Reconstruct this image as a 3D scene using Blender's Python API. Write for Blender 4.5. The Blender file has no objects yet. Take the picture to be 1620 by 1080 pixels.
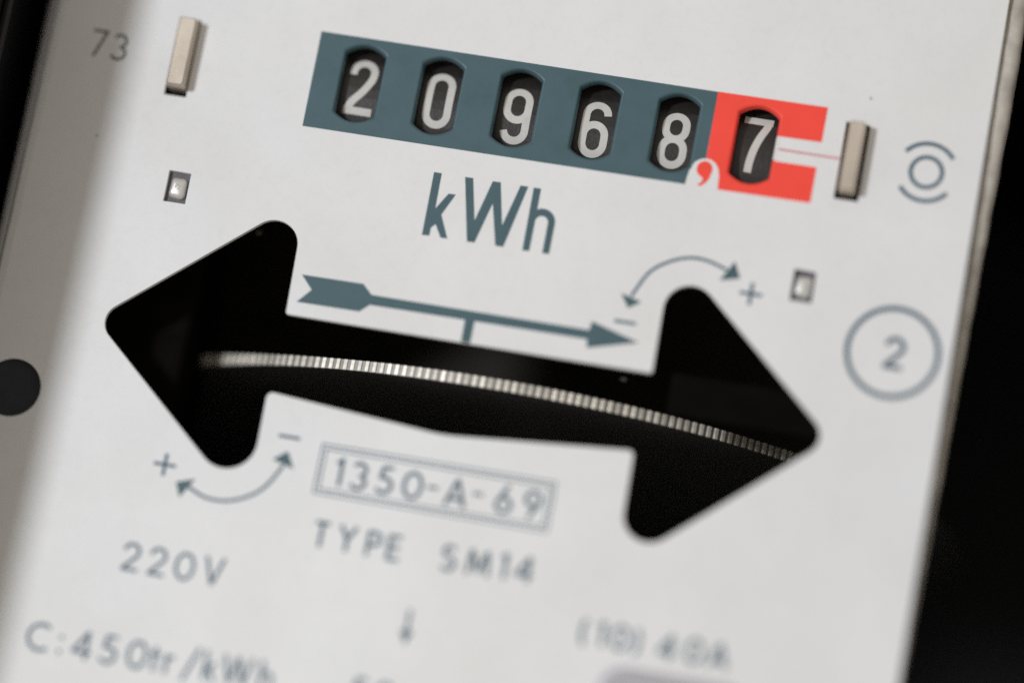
import bpy, bmesh, math, random
from mathutils import Matrix, Vector
from mathutils.geometry import tessellate_polygon

random.seed(7)
SC = bpy.context.scene
COL = SC.collection
MM = 0.001

# ------------------------------------------------------------------ camera, world, lamp, exposure
# Plate frame in millimetres: u to the right, v up, w out of the plate towards the viewer.
# World: X = u, Y = -w, Z = v (the meter hangs upright, its face towards -Y).
def W3(u, v, w=0.0):
    return Vector((u * MM, -w * MM, v * MM))

cam_data = bpy.data.cameras.new("camera")
cam = bpy.data.objects.new("camera", cam_data)
COL.objects.link(cam)
right = Vector((0.977798, 0.094466, 0.187047))
up = Vector((-0.158829, -0.248148, 0.955613))
back = Vector((0.136688, -0.964105, -0.227634))
cam.matrix_world = Matrix(((right.x, up.x, back.x, 0), (right.y, up.y, back.y, 0),
                           (right.z, up.z, back.z, 0), (0, 0, 0, 1)))
cam.location = W3(69.859, -103.007, 459.235)
cam_data.sensor_width = 23.5
cam_data.lens = 23.5 * 6900 / 1620
cam_data.clip_start = 0.01
cam_data.clip_end = 10.0
cam_data.dof.use_dof = True
cam_data.dof.focus_distance = 0.4832
cam_data.dof.aperture_fstop = 1.95
cam_data.dof.aperture_blades = 0
SC.camera = cam

world = bpy.data.worlds.new("World")
SC.world = world
world.use_nodes = True
bg = world.node_tree.nodes["Background"]
bg.inputs[0].default_value = (0.97, 0.90, 0.81, 1)
bg.inputs[1].default_value = 0.45

lamp_data = bpy.data.lights.new("lamp", 'AREA')
lamp_data.shape = 'DISK'
lamp_data.size = 0.105
lamp_data.energy = 4.45
lamp_data.color = (0.90, 0.94, 1.0)
lamp = bpy.data.objects.new("lamp", lamp_data)
COL.objects.link(lamp)
lamp.location = W3(-425, 15, 690)
lamp.rotation_euler = (W3(0, 0, 0) - lamp.location).to_track_quat('-Z', 'Y').to_euler()

SC.cycles.sample_clamp_indirect = 3.0
SC.cycles.use_denoising = False     # keep the sensor-like grain
SC.view_settings.view_transform = 'Standard'
SC.view_settings.look = 'None'
SC.view_settings.exposure = 0.0
SC.view_settings.gamma = 1.0
SC.view_settings.use_curve_mapping = False

# ------------------------------------------------------------------ materials
def mat(name, base, rough=0.5, metal=0.0, spec=0.5, mottle=0.0, mscale=300.0, bump=0.0, bscale=4000.0,
        tint=None, specks=False, grime=False):
    m = bpy.data.materials.new(name)
    m.use_nodes = True
    nt = m.node_tree
    N, L = nt.nodes, nt.links
    b = N["Principled BSDF"]
    b.inputs["Roughness"].default_value = rough
    b.inputs["Metallic"].default_value = metal
    b.inputs["Specular IOR Level"].default_value = spec
    b.inputs["Base Color"].default_value = (*base, 1)
    tc = N.new("ShaderNodeTexCoord")
    out = None
    if mottle > 0:
        n = N.new("ShaderNodeTexNoise")
        n.inputs["Scale"].default_value = mscale
        n.inputs["Detail"].default_value = 5
        n.inputs["Roughness"].default_value = 0.62
        L.new(tc.outputs["Object"], n.inputs["Vector"])
        r = N.new("ShaderNodeValToRGB")
        r.color_ramp.elements[0].position = 0.3
        r.color_ramp.elements[1].position = 0.7
        t = tint or (1, 1, 1)
        r.color_ramp.elements[0].color = tuple(c * (1 - mottle) * k for c, k in zip(base, t)) + (1,)
        r.color_ramp.elements[1].color = tuple(min(1, c * (1 + mottle)) for c in base) + (1,)
        L.new(n.outputs["Fac"], r.inputs["Fac"])
        out = r.outputs["Color"]
    if grime:       # broad uneven tone: faint yellowing, handling smudges and dull patches
        for (sc, lo, hi, dark) in ((28, 0.35, 0.62, (0.965, 0.953, 0.93, 1)), (9, 0.40, 0.60, (0.965, 0.967, 0.98, 1)), (900, 0.28, 0.5, (0.965, 0.965, 0.965, 1))):
            n = N.new("ShaderNodeTexNoise")
            n.inputs["Scale"].default_value = sc
            n.inputs["Detail"].default_value = 6
            n.inputs["Roughness"].default_value = 0.6
            n.inputs["Distortion"].default_value = 0.6
            L.new(tc.outputs["Object"], n.inputs["Vector"])
            r = N.new("ShaderNodeValToRGB")
            r.color_ramp.elements[0].position = lo
            r.color_ramp.elements[0].color = dark
            r.color_ramp.elements[1].position = hi
            r.color_ramp.elements[1].color = (1, 1, 1, 1)
            L.new(n.outputs["Fac"], r.inputs["Fac"])
            mx = N.new("ShaderNodeMixRGB"); mx.blend_type = 'MULTIPLY'; mx.inputs["Fac"].default_value = 1
            L.new(out, mx.inputs["Color1"]); L.new(r.outputs["Color"], mx.inputs["Color2"])
            out = mx.outputs["Color"]
    if specks:      # sparse specks of dirt
        v = N.new("ShaderNodeTexVoronoi")
        v.inputs["Scale"].default_value = 120
        L.new(tc.outputs["Object"], v.inputs["Vector"])
        wn = N.new("ShaderNodeTexWhiteNoise")
        L.new(v.outputs["Position"], wn.inputs["Vector"])
        mr = N.new("ShaderNodeMapRange")
        mr.inputs["From Min"].default_value = 0.0
        mr.inputs["From Max"].default_value = 1.0
        mr.inputs["To Min"].default_value = -0.035
        mr.inputs["To Max"].default_value = 0.036
        L.new(wn.outputs["Value"], mr.inputs["Value"])
        lt = N.new("ShaderNodeMath"); lt.operation = 'LESS_THAN'
        L.new(v.outputs["Distance"], lt.inputs[0]); L.new(mr.outputs["Result"], lt.inputs[1])
        sc_ = N.new("ShaderNodeMath"); sc_.operation = 'MULTIPLY'; sc_.inputs[1].default_value = 0.55
        L.new(lt.outputs[0], sc_.inputs[0])
        mx = N.new("ShaderNodeMixRGB")
        mx.inputs["Color2"].default_value = (0.12, 0.10, 0.08, 1)
        L.new(sc_.outputs[0], mx.inputs["Fac"]); L.new(out, mx.inputs["Color1"])
        out = mx.outputs["Color"]
    if out is not None:
        L.new(out, b.inputs["Base Color"])
    if bump > 0:
        n = N.new("ShaderNodeTexNoise")
        n.inputs["Scale"].default_value = bscale
        n.inputs["Detail"].default_value = 3
        L.new(tc.outputs["Object"], n.inputs["Vector"])
        bp = N.new("ShaderNodeBump")
        bp.inputs["Strength"].default_value = bump
        bp.inputs["Distance"].default_value = 0.0001
        L.new(n.outputs["Fac"], bp.inputs["Height"])
        L.new(bp.outputs["Normal"], b.inputs["Normal"])
    return m

M = {
    'paint': mat('painted_plate', (0.75, 0.75, 0.745), 0.45, 0, 0.3, 0.03, 70, 0.06, 5000, specks=True, grime=True),
    'teal': mat('teal_print', (0.052, 0.100, 0.122), 0.42, 0, 0.4, 0.10, 260, 0.08, 4500, tint=(0.94, 1.04, 0.94)),
    'ink': mat('blue_grey_ink', (0.062, 0.115, 0.155), 0.5, 0, 0.3, 0.15, 500),
    'ink_grey': mat('grey_ink', (0.13, 0.14, 0.13), 0.5, 0, 0.3, 0.15, 500),
    'red': mat('red_print', (0.90, 0.066, 0.042), 0.42, 0, 0.35, 0.05, 260, 0.08, 4500),
    'red_line': mat('thin_red_print', (0.62, 0.20, 0.20), 0.5, 0, 0.3, 0.05, 300),
    'tab': mat('oxidised_metal', (0.55, 0.48, 0.395), 0.38, 0.4, 0.5, 0.2, 110, 0.08, 1800),
    'pin': mat('zinc_metal', (0.60, 0.585, 0.55), 0.36, 0.35, 0.5, 0.12, 900, 0.05, 2500),
    'socket': mat('dark_grey_socket', (0.095, 0.084, 0.094), 0.5, 0.1, 0.5, 0.2, 700),
    'drum': mat('black_plastic', (0.021, 0.018, 0.016), 0.34, 0, 0.5, 0.2, 900, 0.2, 3000),
    'digit': mat('ivory_print', (0.57, 0.555, 0.52), 0.5, 0, 0.35, 0.06, 600, 0.2, 3000),
    'disc': mat('rotor_metal', (0.22, 0.215, 0.21), 0.5, 0.6, 0.5, 0.1, 300),
    'tooth': mat('bright_tooth_metal', (0.76, 0.70, 0.595), 0.46, 0.35, 0.5, 0.22, 1500),
    'case': mat('black_case', (0.008, 0.008, 0.009), 0.42, 0, 0.30, 0.2, 200),
    'wall': mat('black_wall', (0.004, 0.004, 0.004), 0.8, 0, 0.1, 0.2, 20),
    'inner': mat('dark_iron', (0.030, 0.027, 0.022), 0.6, 0, 0.3, 0.3, 150),
    'blocker': mat('blocker_black', (0.005, 0.0047, 0.004), 0.9, 0, 0.0, 0.2, 200),  # plain matte black for the added block that shades the rim
    'hider': mat('hider_brown_black', (0.006, 0.0054, 0.0045), 0.9, 0, 0.0, 0.3, 150),
    'speck': mat('dull_grey', (0.07, 0.068, 0.06), 0.6, 0, 0.2, 0.2, 900),
    'iron': mat('backing_brown', (0.026, 0.022, 0.017), 0.75, 0, 0.2, 0.3, 150),
    'plug': mat('blue_black_plug', (0.022, 0.025, 0.030), 0.5, 0, 0.3, 0.2, 400),
    'pad': mat('grey_pad', (0.47, 0.46, 0.48), 0.5, 0, 0.3, 0.05, 200),
    'frame': mat('worn_cast_metal', (0.50, 0.47, 0.42), 0.45, 0.35, 0.5, 0.28, 300, 0.15, 900),
}

# ------------------------------------------------------------------ helpers
BASE = W3(0, -66, 0)

def link(name, me, material, parent):
    o = bpy.data.objects.new(name, me)
    COL.objects.link(o)
    if material is not None and not me.materials:
        me.materials.append(M[material])
    if parent is not None:
        o.parent = parent
        if parent.type == 'EMPTY':
            o.location = -BASE
    return o

def mesh_from(verts, faces, smooth=False):
    me = bpy.data.meshes.new("mesh")
    me.from_pydata([W3(*p) for p in verts], [], faces)
    if smooth:
        for p in me.polygons:
            p.use_smooth = True
    me.update()
    return me

def fillet(pts, n=10):
    """pts: (u, v, radius) corners of a closed outline -> list of (u, v)."""
    out = []
    k = len(pts)
    for i in range(k):
        p = Vector(pts[i][:2]); r = pts[i][2]
        if r <= 0:
            out.append((p.x, p.y)); continue
        a = (Vector(pts[i - 1][:2]) - p).normalized()
        c = (Vector(pts[(i + 1) % k][:2]) - p).normalized()
        ang = math.acos(max(-1, min(1, a.dot(c))))
        d = r / math.tan(ang / 2)
        cen = p + (a + c).normalized() * (r / math.sin(ang / 2))
        s = p + a * d; e = p + c * d
        a0 = math.atan2(s.y - cen.y, s.x - cen.x); a1 = math.atan2(e.y - cen.y, e.x - cen.x)
        da = (a1 - a0 + math.pi) % (2 * math.pi) - math.pi
        for j in range(n + 1):
            t = a0 + da * j / n
            out.append((cen.x + r * math.cos(t), cen.y + r * math.sin(t)))
    return out

def circle(cu, cv, r, n=48):
    return [(cu + r * math.cos(2 * math.pi * i / n), cv + r * math.sin(2 * math.pi * i / n)) for i in range(n)]

def flat2d(outlines, w=0.0, thick=0.0, bevel=0.0):
    """Filled outline with holes, front face at height w; built as a 2D curve and turned into a mesh."""
    cu = bpy.data.curves.new("outline", 'CURVE')
    cu.dimensions = '2D'
    cu.fill_mode = 'BOTH' if thick > 0 else 'FRONT'
    for o in outlines:
        s = cu.splines.new('POLY')
        s.points.add(len(o) - 1)
        for p, q in zip(s.points, o):
            p.co = (q[0], q[1], 0, 1)
        s.use_cyclic_u = True
    if thick > 0:
        cu.extrude = thick / 2 - bevel
        cu.bevel_depth = bevel
        cu.bevel_resolution = 2
        cu.offset = -bevel
    ob = bpy.data.objects.new("outline", cu)
    COL.objects.link(ob)
    dg = bpy.context.evaluated_depsgraph_get()
    me = bpy.data.meshes.new_from_object(ob.evaluated_get(dg))
    bpy.data.objects.remove(ob)
    for v in me.vertices:
        x, y, z = v.co
        v.co = W3(x, y, w + z - thick / 2)
    me.materials.clear()
    me.update()
    return me

def ribbon(V, Fc, pts, t, z, closed=False, wrap=None):
    """Append a flat stroke of width t along pts to V, Fc."""
    n = len(pts); L = []; R_ = []
    P = [Vector(p) for p in pts]
    for i in range(n):
        if closed:
            a, b_, c = P[i - 1], P[i], P[(i + 1) % n]
        else:
            a, b_, c = P[max(i - 1, 0)], P[i], P[min(i + 1, n - 1)]
        d1 = (b_ - a); d2 = (c - b_)
        if d1.length < 1e-9: d1 = d2
        if d2.length < 1e-9: d2 = d1
        d1 = d1.normalized(); d2 = d2.normalized()
        n1 = Vector((-d1.y, d1.x)); n2 = Vector((-d2.y, d2.x))
        m = (n1 + n2)
        if m.length < 1e-6: m = n1
        m = m.normalized()
        k = 1 / max(0.45, m.dot(n1))
        L.append(b_ + m * (t / 2 * k)); R_.append(b_ - m * (t / 2 * k))
    s = len(V)
    for l, r in zip(L, R_):
        V.append((l.x, l.y, z)); V.append((r.x, r.y, z))
    for i in range(n if closed else n - 1):
        j = (i + 1) % n
        Fc.append((s + 2 * i, s + 2 * i + 1, s + 2 * j + 1, s + 2 * j))

def disc_face(V, Fc, c, r, z, n=14):
    s = len(V)
    for q in circle(c[0], c[1], r, n):
        V.append((q[0], q[1], z))
    Fc.append(tuple(range(s, s + n)))

def poly_face(V, Fc, pts, z):
    s = len(V)
    for p in pts:
        V.append((p[0], p[1], z))
    for t in tessellate_polygon([[Vector((p[0], p[1], 0)) for p in pts]]):
        Fc.append(tuple(s + i for i in t))

def arc(cx, cy, rx, ry, a0, a1, n=18):
    return [(cx + rx * math.cos(math.radians(a0 + (a1 - a0) * i / n)),
             cy + ry * math.sin(math.radians(a0 + (a1 - a0) * i / n))) for i in range(n + 1)]

def smooth_path(pts, n=8):
    """Catmull-Rom through pts."""
    out = []
    P = [pts[0]] + list(pts) + [pts[-1]]
    for i in range(1, len(P) - 2):
        p0, p1, p2, p3 = P[i - 1], P[i], P[i + 1], P[i + 2]
        for j in range(n):
            t = j / n
            out.append(tuple(0.5 * ((2 * p1[k]) + (-p0[k] + p2[k]) * t + (2 * p0[k] - 5 * p1[k] + 4 * p2[k] - p3[k]) * t * t
                                    + (-p0[k] + 3 * p1[k] - 3 * p2[k] + p3[k]) * t ** 3) for k in (0, 1)))
    out.append(tuple(pts[-1]))
    return out

def loft(rings, cap_front=False, cap_back=False, smooth=True):
    """rings: list of (outline, w); all outlines have the same number of points."""
    V, Fc = [], []
    n = len(rings[0][0])
    for o, w in rings:
        for q in o:
            V.append((q[0], q[1], w))
    for k in range(len(rings) - 1):
        for i in range(n):
            j = (i + 1) % n
            Fc.append((k * n + i, k * n + j, (k + 1) * n + j, (k + 1) * n + i))
    if cap_front: Fc.append(tuple(range(n)))
    if cap_back: Fc.append(tuple(range((len(rings) - 1) * n, len(rings) * n)))
    me = mesh_from(V, Fc, smooth)
    if smooth:
        for p in me.polygons:
            if len(p.vertices) > 4: p.use_smooth = False
    return me

def box(bm, u0, u1, v0, v1, w0, w1):
    vs = [bm.verts.new(W3(u, v, w)) for u in (u0, u1) for v in (v0, v1) for w in (w0, w1)]
    for f in ((0, 1, 3, 2), (4, 6, 7, 5), (0, 4, 5, 1), (2, 3, 7, 6), (0, 2, 6, 4), (1, 5, 7, 3)):
        bm.faces.new([vs[i] for i in f])

def from_bm(bm, bevel=0.0, seg=2):
    bmesh.ops.recalc_face_normals(bm, faces=bm.faces)
    if bevel > 0:
        bmesh.ops.bevel(bm, geom=bm.edges[:], offset=bevel * MM, segments=seg, affect='EDGES', profile=0.5)
    me = bpy.data.meshes.new("mesh")
    bm.to_mesh(me); bm.free()
    return me

# ------------------------------------------------------------------ setting
bm = bmesh.new()
box(bm, -420, 420, -420, 420, -152, -142)
wall = link('wall', from_bm(bm), 'wall', None)
wall['kind'] = 'structure'
wall['label'] = 'black board in the dark behind the electricity meter'

# ------------------------------------------------------------------ the meter
meter = bpy.data.objects.new('electricity_meter', None)
COL.objects.link(meter)
meter.location = BASE
meter.empty_display_size = 0.02
meter['label'] = 'electricity meter with silver-white face plate, number counter and double-arrow slot showing the rotor disc'
meter['category'] = 'electricity meter'

# black case: a tray whose left side stands proud of the plate and shades its left edge
bm = bmesh.new()
box(bm, -66, 82, -66, 66, -142, -136)          # back
box(bm, -63.5, -57.5, -66, 66, -136, 25.6)    # left side
box(bm, 76, 82, -66, 66, -136, -2)           # right side
box(bm, -57.5, 76, 62, 66, -136, -2)         # top
box(bm, -57.5, 76, -66, -62, -136, -2)       # foot
case = link('case', from_bm(bm, 0.5, 2), 'case', meter)
case['label'] = 'black case side and dark inside around the plate'
# slim bead along the inner side of the case
bm = bmesh.new()
box(bm, -57.4, -56.6, -60, 60, 6.0, 7.4)
link('case_bead', from_bm(bm, 0.25, 2), 'case', case)

# ---- outlines
SLOT = fillet([(-20.93, 17.76, 2.75), (-41.38, 0.49, 2.2), (-20.52, -17.86, 3.3), (-20.75, -4.47, 0.7),
               (-0.70, -6.13, 22), (20.14, -4.33, 0.6), (20.41, -17.46, 2.9), (40.80, 0.33, 2.2),
               (20.28, 18.48, 2.9), (20.52, 4.42, 0.35), (-20.52, 4.39, 0.35)], 12)

def win_outline(cu, cv, d):
    hw, hs, rise = 2.24 + d, 3.48 + d * 0.9, 0.95
    n = 10
    side = [hs * (2 * i / 16 - 1) for i in range(2, 15)]
    pts = [(cu + hw, cv - hs, 0.36)] + [(cu + hw, cv + y, 0) for y in side] + [(cu + hw, cv + hs, 0.36)]
    for i in range(1, n):
        x = hw * (1 - 2 * i / n)
        pts.append((cu + x, cv + hs + rise * (1 - (x / hw) ** 2), 0))
    pts += [(cu - hw, cv + hs, 0.36)] + [(cu - hw, cv - y, 0) for y in side] + [(cu - hw, cv - hs, 0.36)]
    for i in range(1, n):
        x = -hw * (1 - 2 * i / n)
        pts.append((cu + x, cv - hs - rise * (1 - (x / hw) ** 2), 0))
    return fillet(pts, 5)

WIN = [(-17.58 + 8.906 * k, 31.7) for k in range(6)]
TAB1 = [(-39.15, 27.04), (-36.64, 27.04), (-36.69, 36.12), (-39.18, 36.13)]
TAB2 = [(36.57, 27.11), (39.24, 27.11), (39.16, 35.95), (36.49, 35.95)]
SOC1 = [(-36.67, 14.88), (-34.17, 14.89), (-34.19, 18.46), (-36.68, 18.46)]
SOC2 = [(33.80, 14.99), (36.20, 14.99), (36.16, 18.53), (33.78, 18.54)]

plate_out = [(-52.4, -56), (52.75, -56), (51.75, 59), (-52.4, 59)]
outl = [plate_out, SLOT, circle(-48.97, -8.74, 3.3)] + [win_outline(u, v, 0.29) for u, v in WIN] + [TAB1, TAB2, SOC1, SOC2]
plate = link('nameplate', flat2d(outl, 0.0, 0.7, 0.07), 'paint', meter)
plate['label'] = 'silver-white painted plate with cut-out double arrow, counter windows and printed marks'

# rolled left edge of the plate
V, Fc = [], []
prof = []
for i in range(11):
    a = math.radians(8 * i)
    prof.append((-52.28 - 2.6 * math.sin(a), -2.6 * (1 - math.cos(a)) + 0.004))
prof.append((prof[-1][0] - 0.1, -9.0))
prof.insert(3, (prof[3][0] + 0.02, prof[3][1] + 0.10))   # slight crease that catches the light
NS = 40
for j in range(NS + 1):
    v = -56 + 115 * j / NS
    dw = 0.05 * math.sin(j * 2.1) * math.sin(j * 0.7 + 1)
    for (u, w) in prof:
        V.append((u + dw * 0.5, v, w))
np_ = len(prof)
for j in range(NS):
    for i in range(np_ - 1):
        Fc.append((j * np_ + i, j * np_ + i + 1, (j + 1) * np_ + i + 1, (j + 1) * np_ + i))
link('rolled_edge', mesh_from(V, Fc, True), 'paint', plate)

# worn metal frame strip that shows along the right edge behind the plate
V, Fc = [], []
NS = 120
for j in range(NS + 1):
    v = -56 + 115 * j / NS
    t = max(0.0, min(1.0, (v + 24) / 66))
    wob = 0.045 * math.sin(j * 0.9) + 0.03 * math.sin(j * 2.3 + 1) + 0.015 * random.uniform(-1, 1)
    e = 52.75 - 1.0 * (v + 56) / 115        # edge of the plate here
    outer = e + 0.2 + 1.75 * t + wob * (0.35 + 0.65 * t)
    dw = -2.6 * (1 - t)
    for (u, w) in ((e - 2, -0.95), (e + 0.1, -0.8), ((e + 0.1 + outer) / 2 + 0.1, -0.5 + 0.12 * math.sin(j * 1.3)), (outer, -0.85), (outer + 0.12, -2.2), (outer, -6)):
        V.append((u, v, w + dw))
for j in range(NS):
    for i in range(5):
        Fc.append((j * 6 + i, j * 6 + i + 1, (j + 1) * 6 + i + 1, (j + 1) * 6 + i))
fr = link('frame_strip', mesh_from(V, Fc, True), 'frame', meter)
fr['label'] = 'mottled bare metal edge strip along the right side of the plate'

# ---- teal and red counter fields with windows
arch_l = [(20.22, 26.05), (20.29, 27.03), (20.44, 27.93), (20.88, 28.79), (21.48, 29.20), (21.98, 29.32)]
teal_out = [(-22.98, 25.86), ] + arch_l + [(21.94, 37.06), (-23.05, 37.02)]
f = link('counter_field', flat2d([teal_out] + [win_outline(u, v, 0.27) for u, v in WIN[:5]], 0.03), 'teal', plate)
f['label'] = 'teal printed field around the five whole-number windows'
red_out = [(22.017, 29.319), (22.585, 29.250), (23.135, 28.925), (23.547, 28.336), (23.763, 27.529), (23.854, 26.025), (34.132, 26.140),
           (34.126, 30.235), (29.467, 30.199), (29.467, 33.096), (34.200, 33.151), (34.204, 37.203), (21.956, 37.090)]
f = link('decimal_field', flat2d([red_out, win_outline(*WIN[5], 0.27)], 0.03), 'red', plate)
f['label'] = 'red printed field around the decimal window'
for k, (u, v) in enumerate(WIN):
    rings = [(win_outline(u, v, d), w) for d, w in ((0.31, 0.04), (0.22, 0.03), (0.12, -0.05), (0.04, -0.2), (0.0, -0.45), (-0.02, -0.7), (-0.02, -0.95))]
    me = loft(rings)
    me.materials.append(M['teal' if k < 5 else 'red'])
    if k == 5:      # the unprinted notch leaves bare plate at the right rim of the last window
        me.materials.append(M['paint'])
        for p in me.polygons:
            c = p.center / MM
            if c.x > u + 1.5 and 30.199 < c.z < 33.096:
                p.material_index = 1
    link('window_frame', me, None, plate)
V, Fc = [], []
ribbon(V, Fc, [(29.69, 31.63), (36.43, 31.62)], 0.2, 0.045)
f = link('red_line', mesh_from(V, Fc), 'red_line', plate)
f['label'] = 'thin red printed line from the decimal window to the right tab'
# comma
V, Fc = [], []
pts = arc(22.05, 28.08, 0.86, 0.92, -25, 235, 26) + [(21.90, 27.15), (22.06, 26.87), (21.95, 26.54), (21.60, 26.29), (21.68, 26.11), (22.02, 26.19), (22.46, 26.62), (22.76, 27.18)]
poly_face(V, Fc, pts, 0.04)
f = link('decimal_comma', mesh_from(V, Fc), 'red', plate)
f['label'] = 'red printed decimal comma'

# ---- number drums
DR, DW, DV = 11.5, -1.45, 31.6
def drum_digit(strokes, ang, cu):
    """strokes: list of (points, closed, width); wrapped around the drum."""
    V, Fc = [], []
    for k, (pts, closed, t) in enumerate(strokes):
        P = []
        n = len(pts)
        for i in range(n if closed else n - 1):     # subdivide for the wrap
            a, b_ = pts[i], pts[(i + 1) % n]
            m = max(1, int(math.hypot(a[0] - b_[0], a[1] - b_[1]) / 0.3))
            for j in range(m):
                P.append((a[0] + (b_[0] - a[0]) * j / m, a[1] + (b_[1] - a[1]) * j / m))
        if not closed: P.append(pts[-1])
        ribbon(V, Fc, P, t, 0.03 + 0.015 * k, closed)
    out = []
    for (x, y, z) in V:
        a = y * 1.015 / DR + ang
        r = DR + z
        out.append((cu + x, DV + r * math.sin(a), DW - DR + r * math.cos(a)))
    return mesh_from(out, Fc)

T = 0.84
H_, R1 = 2.78, 1.19
stad = lambda r, yt, yb: arc(0, yt, r, r, 0, 180, 16) + arc(0, yb, r, r, 180, 360, 16)
DIG = {
    '0': [(stad(R1, 1.59, -1.59), True, T)],
    '2': [([(-1.19, 1.30)] + arc(0, 1.59, 1.19, 1.19, 180, 12, 18) + smooth_path([(1.17, 1.5), (1.0, 0.75), (0.25, -0.55), (-0.75, -1.75), (-1.18, -2.7)], 6), False, T),
          ([(-1.61, -2.78), (1.6, -2.78)], False, T)],
    '9': [(stad(R1, 1.59, 0.72), True, T), ([(1.19, 1.3), (1.19, -1.59)] + arc(0, -1.59, 1.19, 1.19, 0, -172, 18), False, T)],
    '6': [([(-1.19, -1.3), (-1.19, 1.59)] + arc(0, 1.59, 1.19, 1.19, 180, 2, 18), False, T), (stad(R1, -0.72, -1.59), True, T)],
    '8': [(stad(1.12, 1.66, 1.22), True, T), (stad(1.2, -1.12, -1.58), True, T)],
    '7': [([(-1.6, 2.78), (1.62, 2.78)], False, T),
          (smooth_path([(1.2, 2.85), (1.02, 2.1), (0.45, 0.8), (0.0, -0.6), (-0.25, -2.0), (-0.32, -3.2)], 6), False, T)],
}
DV_ = [31.8, 31.64, 31.23, 31.11, 31.26, 32.19]
for k, ch in enumerate('209687'):
    cu = -17.61 + 8.895 * k
    V, Fc = [], []
    n = 72
    prof = [(-3.75, DR - 0.9), (-3.75, DR - 0.15), (-3.6, DR), (3.6, DR), (3.75, DR - 0.15), (3.75, DR - 0.9)]
    for i in range(n):
        a = 2 * math.pi * i / n
        for (x, r) in prof:
            V.append((cu + x, DV + r * math.sin(a), DW - DR + r * math.cos(a)))
    m = len(prof)
    for i in range(n):
        j = (i + 1) % n
        for q in range(m - 1):
            Fc.append((i * m + q, i * m + q + 1, j * m + q + 1, j * m + q))
    Fc.append(tuple(i * m for i in range(n)))
    Fc.append(tuple(i * m + m - 1 for i in range(n))[::-1])
    dr = link('number_drum', mesh_from(V, Fc, False), 'drum', meter)
    dr['label'] = 'black counter drum showing the digit %s' % ch
    link('digit', drum_digit(DIG[ch], (DV_[k] - DV) / DR, cu), 'digit', dr)

# ---- metal tabs and square pins
def tab(corners_front, w1, hole):
    (u0, v0), (u1, v1) = corners_front
    o = lambda d: fillet([(u0 - d, v0 - d * 0.9, 0.25), (u1 + d, v0 - d, 0.25), (u1 + d, v1 + d, 0.25), (u0 - d, v1 + d, 0.25)], 4)
    me = loft([(o(-0.16), w1), (o(-0.05), w1 - 0.05), (o(0), w1 - 0.2), (o(0.02), 0.1), (o(0.02), -2.0)], cap_front=True)
    t = link('metal_tab', me, 'tab', meter)
    return t
t = tab(((-38.79, 27.74), (-36.82, 35.73)), 1.9, TAB1)
t['label'] = 'bent metal tab beside the printed number 73'
t = tab(((36.99, 27.7), (38.78, 35.65)), 1.9, TAB2)
t['label'] = 'bent metal tab right of the red field'
for (h, lab) in ((SOC1, 'square metal pin below the left tab'), (SOC2, 'square metal pin above the circled 2')):
    (u0, v0), (u1, v1) = h[0], h[2]
    bm = bmesh.new()
    box(bm, u0 - 0.4, u1 + 0.4, v0 - 0.4, v1 + 0.4, -1.6, -0.62)
    s = link('pin_socket', from_bm(bm), 'socket', meter)
    s['label'] = lab
    cu, cv = (u0 + u1) / 2 + 0.02, (v0 + v1) / 2 - 0.02
    base = fillet([(cu - 0.92, cv - 1.1, 0.5), (cu + 0.95, cv - 1.38, 0.55), (cu + 0.95, cv + 1.15, 0.45), (cu - 0.78, cv + 1.15, 0.4)], 5)
    o = lambda k: [(cu + (a - cu) * k, cv + (b_ - cv) * k) for a, b_ in base]
    link('pin', loft([(o(0.12), 0.10), (o(0.4), 0.085), (o(0.62), 0.05), (o(0.8), -0.03), (o(0.93), -0.17), (o(1.0), -0.42), (o(1.0), -0.7)], cap_front=True), 'pin', s)

# ---- rotor disc with toothed rim
RR, RU, RW, RV = 52.5, 2.0, -3.1, 1.14
CW = RW - RR
V, Fc = [], []
n = 320
prof = [(RR - 48.5, RV + 0.63), (RR - 0.6, RV + 0.63), (RR - 0.12, RV + 0.59), (RR - 0.12, RV - 0.59), (RR - 0.6, RV - 0.63), (RR - 48.5, RV - 0.63)]
for i in range(n):
    a = 2 * math.pi * i / n
    for (r, v) in prof:
        V.append((RU + r * math.sin(a), v, CW + r * math.cos(a)))
m = len(prof)
for i in range(n):
    j = (i + 1) % n
    for q in range(m):
        Fc.append((i * m + q, i * m + (q + 1) % m, j * m + (q + 1) % m, j * m + q))
rotor = link('rotor_disc', mesh_from(V, Fc), 'disc', meter)
rotor['label'] = 'metal rotor disc, its toothed rim a bright band in the slot'
# shaft of the disc
V, Fc = [], []
for i in range(24):
    a = 2 * math.pi * i / 24
    for v in (-16, 16):
        V.append((RU + 3.5 * math.sin(a), v, CW + 3.5 * math.cos(a)))
for i in range(24):
    j = (i + 1) % 24
    Fc.append((2 * i, 2 * i + 1, 2 * j + 1, 2 * j))
link('shaft', mesh_from(V, Fc, True), 'inner', rotor)
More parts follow.
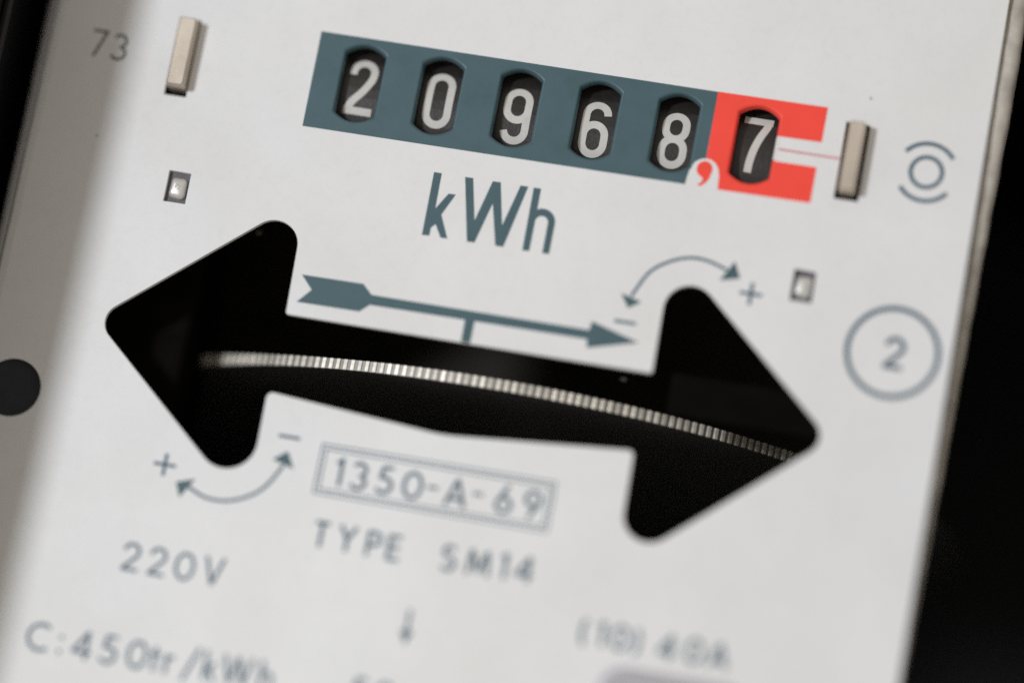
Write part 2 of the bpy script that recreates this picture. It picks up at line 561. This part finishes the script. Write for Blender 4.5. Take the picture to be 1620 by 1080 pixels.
# one tooth: a rounded pad standing on the rim
bm = bmesh.new()
box(bm, -0.27, 0.27, -0.63, 0.63, -0.34, 0.0)
tooth_me = from_bm(bm, 0.09, 2)
tooth_me.materials.append(M['tooth'])
nt = M['tooth'].node_tree                    # uneven glints painted into the colour, brighter or duller tooth by tooth
oi = nt.nodes.new("ShaderNodeObjectInfo")
mr = nt.nodes.new("ShaderNodeMapRange")
mr.inputs["To Min"].default_value = 0.62
mr.inputs["To Max"].default_value = 1.12
nt.links.new(oi.outputs["Random"], mr.inputs["Value"])
mx = nt.nodes.new("ShaderNodeMixRGB"); mx.blend_type = 'MULTIPLY'; mx.inputs["Fac"].default_value = 1.0
pb = nt.nodes["Principled BSDF"]
nt.links.new(pb.inputs["Base Color"].links[0].from_socket, mx.inputs["Color1"])
nt.links.new(mr.outputs["Result"], mx.inputs["Color2"])
nt.links.new(mx.outputs["Color"], pb.inputs["Base Color"])
NT = 368
for k in range(-52, 53):
    a = 2 * math.pi * k / NT
    o = bpy.data.objects.new('tooth', tooth_me)
    COL.objects.link(o)
    o.parent = rotor
    jit = random.uniform(-0.03, 0.03)
    o.location = W3(RU + (RR + jit) * math.sin(a), RV, CW + (RR + jit) * math.cos(a))
    o.rotation_euler = (0, 0, a + random.uniform(-0.05, 0.05))

# added dark blocks and two dust specks inside, behind the slot
bm = bmesh.new()
box(bm, -50, -32.2, -9.0, 15.5, -22, -7.5)
b1 = link('rim_hider', from_bm(bm, 1.2, 3), 'hider', meter)  # added block: hides the rim's left end and shades the next teeth
b1['label'] = 'dark block added inside the left arrow head to hide and shade the disc rim'
bm = bmesh.new()
box(bm, 22.6, 41.5, 0.42, 5.2, -1.7, -0.85)
b2 = link('rim_shade_block', from_bm(bm, 0.4, 2), 'blocker', meter)  # unseen block added only to shade the rim's right end
b2['label'] = 'dark bracket added inside the right arrow head to shade the disc rim'
bm = bmesh.new()
box(bm, -48, 48, 4.6, 34, -60, -38)
b3 = link('slot_backing', from_bm(bm, 1.0, 2), 'iron', meter)  # added surface that catches some light and lifts the slot's black
b3['label'] = 'dark brown backing added deep inside to lift the black of the slot'
bm = bmesh.new()
bmesh.ops.create_icosphere(bm, subdivisions=2, radius=0.42 * MM, matrix=Matrix.Translation(W3(-26.35, 14.3, -5.0)))
link('dust_speck', from_bm(bm), 'speck', meter)  # small grey speck of dust in the slot
bm = bmesh.new()
box(bm, 16.9, 17.5, 3.87, 4.17, -3.7, -3.2)
link('dust_speck', from_bm(bm, 0.05, 1), 'speck', meter)  # second dust speck, a short grey line
# dark plug that closes the round hole at the left
link('hole_plug', loft([(circle(-48.97, -8.74, 4.3), -0.78), (circle(-48.97, -8.74, 4.5), -2.0)], cap_front=True), 'plug', meter)

# raised pad at the lower edge
o = lambda d: fillet([(21.5 - d, -42 - d, 2.0), (36.5 + d, -42 - d, 2.0), (36.5 + d, -28.45 + d, 2.6), (21.5 - d, -28.45 + d, 2.6)], 10)
pad = link('raised_pad', loft([(o(-1.0), 1.1), (o(-0.45), 1.25), (o(-0.2), 1.2), (o(0.25), 0.7), (o(0.6), 0.02)], cap_front=True), 'pad', meter)
pad['label'] = 'blurred grey rounded pad at the lower edge'

# ------------------------------------------------------------------ printing
GL = {
    '0': [(arc(.36, .5, .30, .44, 0, 360, 30), 1)],
    '1': [([(.02, .78), (.20, .93)], 0), ([(.20, 0), (.20, 1)], 0)],
    '2': [(arc(.31, .69, .25, .25, 175, -38, 16) + [(.06, .06)], 0), ([(.03, .06), (.60, .06)], 0)],
    '3': [(arc(.27, .72, .22, .22, 150, -85, 14), 0), (arc(.27, .28, .25, .23, 85, -155, 16), 0)],
    '4': [([(.50, 0), (.50, .97)], 0), ([(.50, .95), (.04, .24)], 0), ([(.02, .25), (.66, .25)], 0)],
    '5': [([(.55, .94), (.20, .94)], 0), ([(.21, .97), (.13, .54)], 0), (arc(.28, .32, .27, .27, 122, -150, 18), 0)],
    '6': [(arc(.33, .31, .25, .25, 0, 360, 24), 1), ([(.12, .44), (.42, 1)], 0)],
    '7': [([(.02, .94), (.58, .94)], 0), ([(.54, .94), (.18, 0)], 0)],
    '9': [(arc(.33, .69, .25, .25, 0, 360, 24), 1), ([(.54, .56), (.24, 0)], 0)],
    'A': [([(.02, 0), (.36, .97)], 0), ([(.36, .97), (.70, 0)], 0), ([(.14, .28), (.58, .28)], 0)],
    'C': [(arc(.47, .5, .44, .44, 52, 308, 26), 0)],
    'E': [([(.06, 0), (.06, 1)], 0), ([(.06, .94), (.50, .94)], 0), ([(.06, .06), (.50, .06)], 0), ([(.06, .52), (.46, .52)], 0)],
    'M': [([(.06, 0), (.16, .97)], 0), ([(.16, .97), (.46, .12)], 0), ([(.46, .12), (.76, .97)], 0), ([(.76, .97), (.86, 0)], 0)],
    'P': [([(.06, 0), (.06, 1)], 0), ([(.06, .94), (.28, .94)] + arc(.28, .70, .24, .24, 90, -90, 12) + [(.06, .46)], 0)],
    'S': [(arc(.28, .74, .21, .20, 30, 250, 14) + arc(.28, .27, .24, .23, 70, -150, 16), 0)],
    'T': [([(0, .94), (.54, .94)], 0), ([(.27, 0), (.27, .94)], 0)],
    'V': [([(.02, 1), (.33, .04)], 0), ([(.33, .04), (.64, 1)], 0)],
    'Y': [([(.0, 1), (.31, .48)], 0), ([(.62, 1), (.31, .48)], 0), ([(.31, .5), (.31, 0)], 0)],
    'k': [([(.06, 0), (.06, 1.02)], 0), ([(.40, .64), (.08, .28)], 0), ([(.18, .38), (.44, 0)], 0)],
    'W': [([(.02, 1), (.27, .04)], 0), ([(.27, .04), (.50, .98)], 0), ([(.50, .98), (.73, .04)], 0), ([(.73, .04), (.98, 1)], 0)],
    'h': [([(.06, 0), (.06, 1.02)], 0), ([(.06, .40)] + arc(.25, .40, .18, .22, 170, 0, 12) + [(.43, 0)], 0)],
    't': [([(.16, 0), (.16, .86)], 0), ([(.0, .60), (.34, .60)], 0)],
    'r': [([(.06, 0), (.06, .66)], 0), ([(.06, .36)] + arc(.26, .38, .2, .22, 165, 75, 8), 0)],
    '/': [([(.0, -.12), (.44, 1.08)], 0)],
    ':': [([(.06, .0), (.06, .13)], 0), ([(.06, .50), (.06, .63)], 0)],
    '(': [(arc(.42, .45, .36, .66, 128, 232, 16), 0)],
    ')': [(arc(-.12, .45, .36, .66, 52, -52, 16), 0)],
}
GW = {ch: max(p[0] for s, _ in st for p in s) for ch, st in GL.items()}

def text(name, label, items, cap, stroke, ink='ink', w=0.03):
    """items: (character, base centre u, base v); one printed line of characters."""
    V, Fc = [], []
    for (ch, cu, cv) in items:
        for k, (pts, closed) in enumerate(GL[ch]):
            P = [(cu + (x - GW[ch] / 2) * cap, cv + y * cap) for x, y in pts]
            if closed: P = P[:-1]
            ribbon(V, Fc, P, stroke, w + 0.008 * k, bool(closed))
    o = link(name, mesh_from(V, Fc), ink, plate)
    o['label'] = label
    return o

text('printed_number', 'grey printed number 73', [('7', -47.70, 30.12), ('3', -45.33, 30.01)], 3.2, 0.31, 'ink_grey')
text('printed_text', 'printed rating 220V', [('2', -31.81, -26.71), ('2', -28.82, -26.74), ('0', -25.83, -26.76), ('V', -22.54, -26.79)], 3.2, 0.36)
text('printed_text', 'printed line C:450tr/kWh', [('C', -40.01, -37.07), (':', -37.52, -36.89), ('4', -35.04, -37.10), ('5', -32.15, -37.13), ('0', -28.96, -37.16),
      ('t', -26.87, -37.08), ('r', -25.28, -37.09), ('/', -22.88, -37.11), ('k', -20.79, -37.03), ('W', -17.79, -37.05), ('h', -14.60, -37.08)], 3.2, 0.38)
text('printed_text', 'boxed printed number 1350-A-69', [('1', -11.24, -13.61), ('3', -8.95, -13.72), ('5', -6.10, -13.69), ('0', -3.00, -13.76), ('A', 1.90, -13.74), ('6', 7.11, -13.62), ('9', 10.22, -13.64)], 3.15, 0.40)
text('printed_text', 'printed word TYPE', [('T', -11.71, -20.59), ('Y', -8.81, -20.61), ('P', -5.91, -20.68), ('E', -3.60, -20.74)], 2.85, 0.40)
text('printed_text', 'printed SM14', [('S', 2.45, -20.78), ('M', 5.71, -20.76), ('1', 8.46, -20.62), ('4', 10.82, -20.59)], 2.85, 0.40)
text('printed_text', 'blurred printed (10) 40A', [('(', 18.30, -26.08), ('1', 20.21, -26.09), ('0', 22.33, -26.21), (')', 24.13, -26.22), ('4', 27.46, -26.25), ('0', 30.38, -26.27), ('A', 33.10, -26.24)], 2.75, 0.40)
text('printed_text', 'tops of the printed figures 50 at the lower edge', [('5', -4.40, -36.76), ('0', -1.60, -36.79)], 2.9, 0.42)
text('printed_number', 'printed figure 2 inside the ring', [('2', 45.95, 9.17)], 3.6, 0.52)

V, Fc = [], []
ribbon(V, Fc, [(-1.28, -12.05), (-0.12, -12.05)], 0.34, 0.03)
ribbon(V, Fc, [(3.76, -11.93), (4.84, -11.93)], 0.34, 0.03)
link('printed_dash', mesh_from(V, Fc), 'ink', plate)['label'] = 'dashes of the boxed number'
V, Fc = [], []
for d, t in ((0.0, 0.17), (0.5, 0.17)):
    ribbon(V, Fc, [(-13.5 + d, -14.76 + d), (12.45 - d, -14.76 + d), (12.45 - d, -9.28 - d), (-13.5 + d, -9.28 - d)], t, 0.03, True)
link('printed_box', mesh_from(V, Fc), 'ink', plate)['label'] = 'double-line printed box'

# kWh
V, Fc = [], []
poly_face(V, Fc, [(-7.41, 22.97), (-6.54, 22.96), (-6.48, 18.86), (-5.34, 20.78), (-4.53, 20.81), (-5.68, 18.30), (-4.51, 15.71), (-5.27, 15.70), (-6.10, 17.14), (-6.54, 16.64), (-6.54, 15.72), (-7.36, 15.68)], 0.03)
poly_face(V, Fc, [(-3.89, 22.96), (-2.99, 22.98), (-1.92, 18.20), (-0.77, 22.97), (0.12, 22.99), (1.19, 18.13), (2.37, 22.98), (3.23, 23.00), (1.77, 15.79), (0.89, 15.78), (-0.30, 20.49), (-1.45, 15.76), (-2.30, 15.73)], 0.03)
h_out = [(3.85, 22.98), (4.66, 22.98), (4.69, 20.54)] + arc(5.41, 19.28, 1.5, 1.5, 108, 0, 14) + [(6.91, 15.80), (6.15, 15.78)] + arc(5.42, 19.22, 0.72, 0.72, 0, 180, 14) + [(4.69, 15.78), (3.92, 15.74)]
poly_face(V, Fc, h_out, 0.03)
link('printed_unit', mesh_from(V, Fc), 'teal', plate)['label'] = 'large teal printed letters kWh'

# long straight arrow with its stem
V, Fc = [], []
poly_face(V, Fc, [(-19.61, 9.08), (-12.67, 9.14), (-11.53, 8.06), (12.86, 8.07), (12.99, 9.08), (18.44, 7.56), (12.93, 6.07), (12.82, 7.02), (0.26, 6.99),
                  (0.24, 4.46), (-0.78, 4.47), (-0.81, 6.97), (-11.52, 6.92), (-12.52, 5.99), (-19.58, 5.94), (-18.20, 7.55)], 0.03)
link('direction_arrow', mesh_from(V, Fc), 'teal', plate)['label'] = 'long teal printed arrow pointing right above the slot'

# curved double arrows with plus and minus
def curved(path, heads, plus, minus, lab):
    V, Fc = [], []
    ribbon(V, Fc, smooth_path(path, 8), 0.33, 0.03)
    o = link('curved_arrow', mesh_from(V, Fc), 'ink', plate)
    o['label'] = lab
    V, Fc = [], []
    for h in heads:
        poly_face(V, Fc, h, 0.045)
    link('arrow_head', mesh_from(V, Fc), 'teal', plate)
    V, Fc = [], []
    cu, cv = plus
    ribbon(V, Fc, [(cu - 1.25, cv), (cu + 1.25, cv)], 0.36, 0.03)
    ribbon(V, Fc, [(cu, cv - 1.25), (cu, cv + 1.25)], 0.36, 0.042)
    link('plus_sign', mesh_from(V, Fc), 'ink', plate)
    V, Fc = [], []
    cu, cv = minus
    ribbon(V, Fc, [(cu - 1.2, cv), (cu + 1.2, cv)], 0.34, 0.03)
    link('minus_sign', mesh_from(V, Fc), 'ink', plate)
curved([(-27.29, -16.38), (-25.00, -17.30), (-22.50, -17.22), (-20.06, -16.13), (-18.52, -14.57), (-17.34, -12.36)],
       [[(-28.63, -16.13), (-26.59, -15.48), (-27.93, -17.75)], [(-17.15, -10.74), (-18.64, -11.90), (-16.15, -12.56)]],
       (-30.23, -14.45), (-17.31, -9.15), 'curved double-headed arrow under the left arrow head')
curved([(16.69, 12.57), (18.13, 15.49), (19.97, 17.01), (22.16, 17.87), (24.27, 17.86), (26.49, 17.19)],
       [[(16.60, 11.21), (15.54, 12.72), (17.90, 12.12)], [(28.06, 16.48), (27.19, 18.26), (25.91, 15.93)]],
       (29.54, 14.96), (16.56, 9.58), 'curved double-headed arrow above the right arrow head')

# ring with arcs, and the ring round the 2
V, Fc = [], []
ribbon(V, Fc, circle(46.05, 31.61, 1.72, 48), 0.46, 0.03, True)
ribbon(V, Fc, arc(46.05, 31.61, 3.27, 3.27, 36, 142, 24), 0.46, 0.03)
ribbon(V, Fc, arc(46.05, 31.61, 3.27, 3.27, 218, 322, 24), 0.46, 0.03)
link('printed_symbol', mesh_from(V, Fc), 'ink', plate)['label'] = 'printed ring between two arcs right of the right tab'
V, Fc = [], []
ribbon(V, Fc, circle(45.80, 10.99, 4.93, 72), 0.56, 0.03, True)
link('printed_ring', mesh_from(V, Fc), 'ink', plate)['label'] = 'printed ring round the figure 2'

# small down arrow in the lower middle
V, Fc = [], []
ribbon(V, Fc, [(-0.48, -25.63), (-0.47, -28.48)], 0.36, 0.03)
poly_face(V, Fc, [(-1.15, -27.96), (0.21, -27.97), (-0.46, -29.49)], 0.042)
link('down_arrow', mesh_from(V, Fc), 'ink', plate)['label'] = 'blurred small printed arrow pointing down'
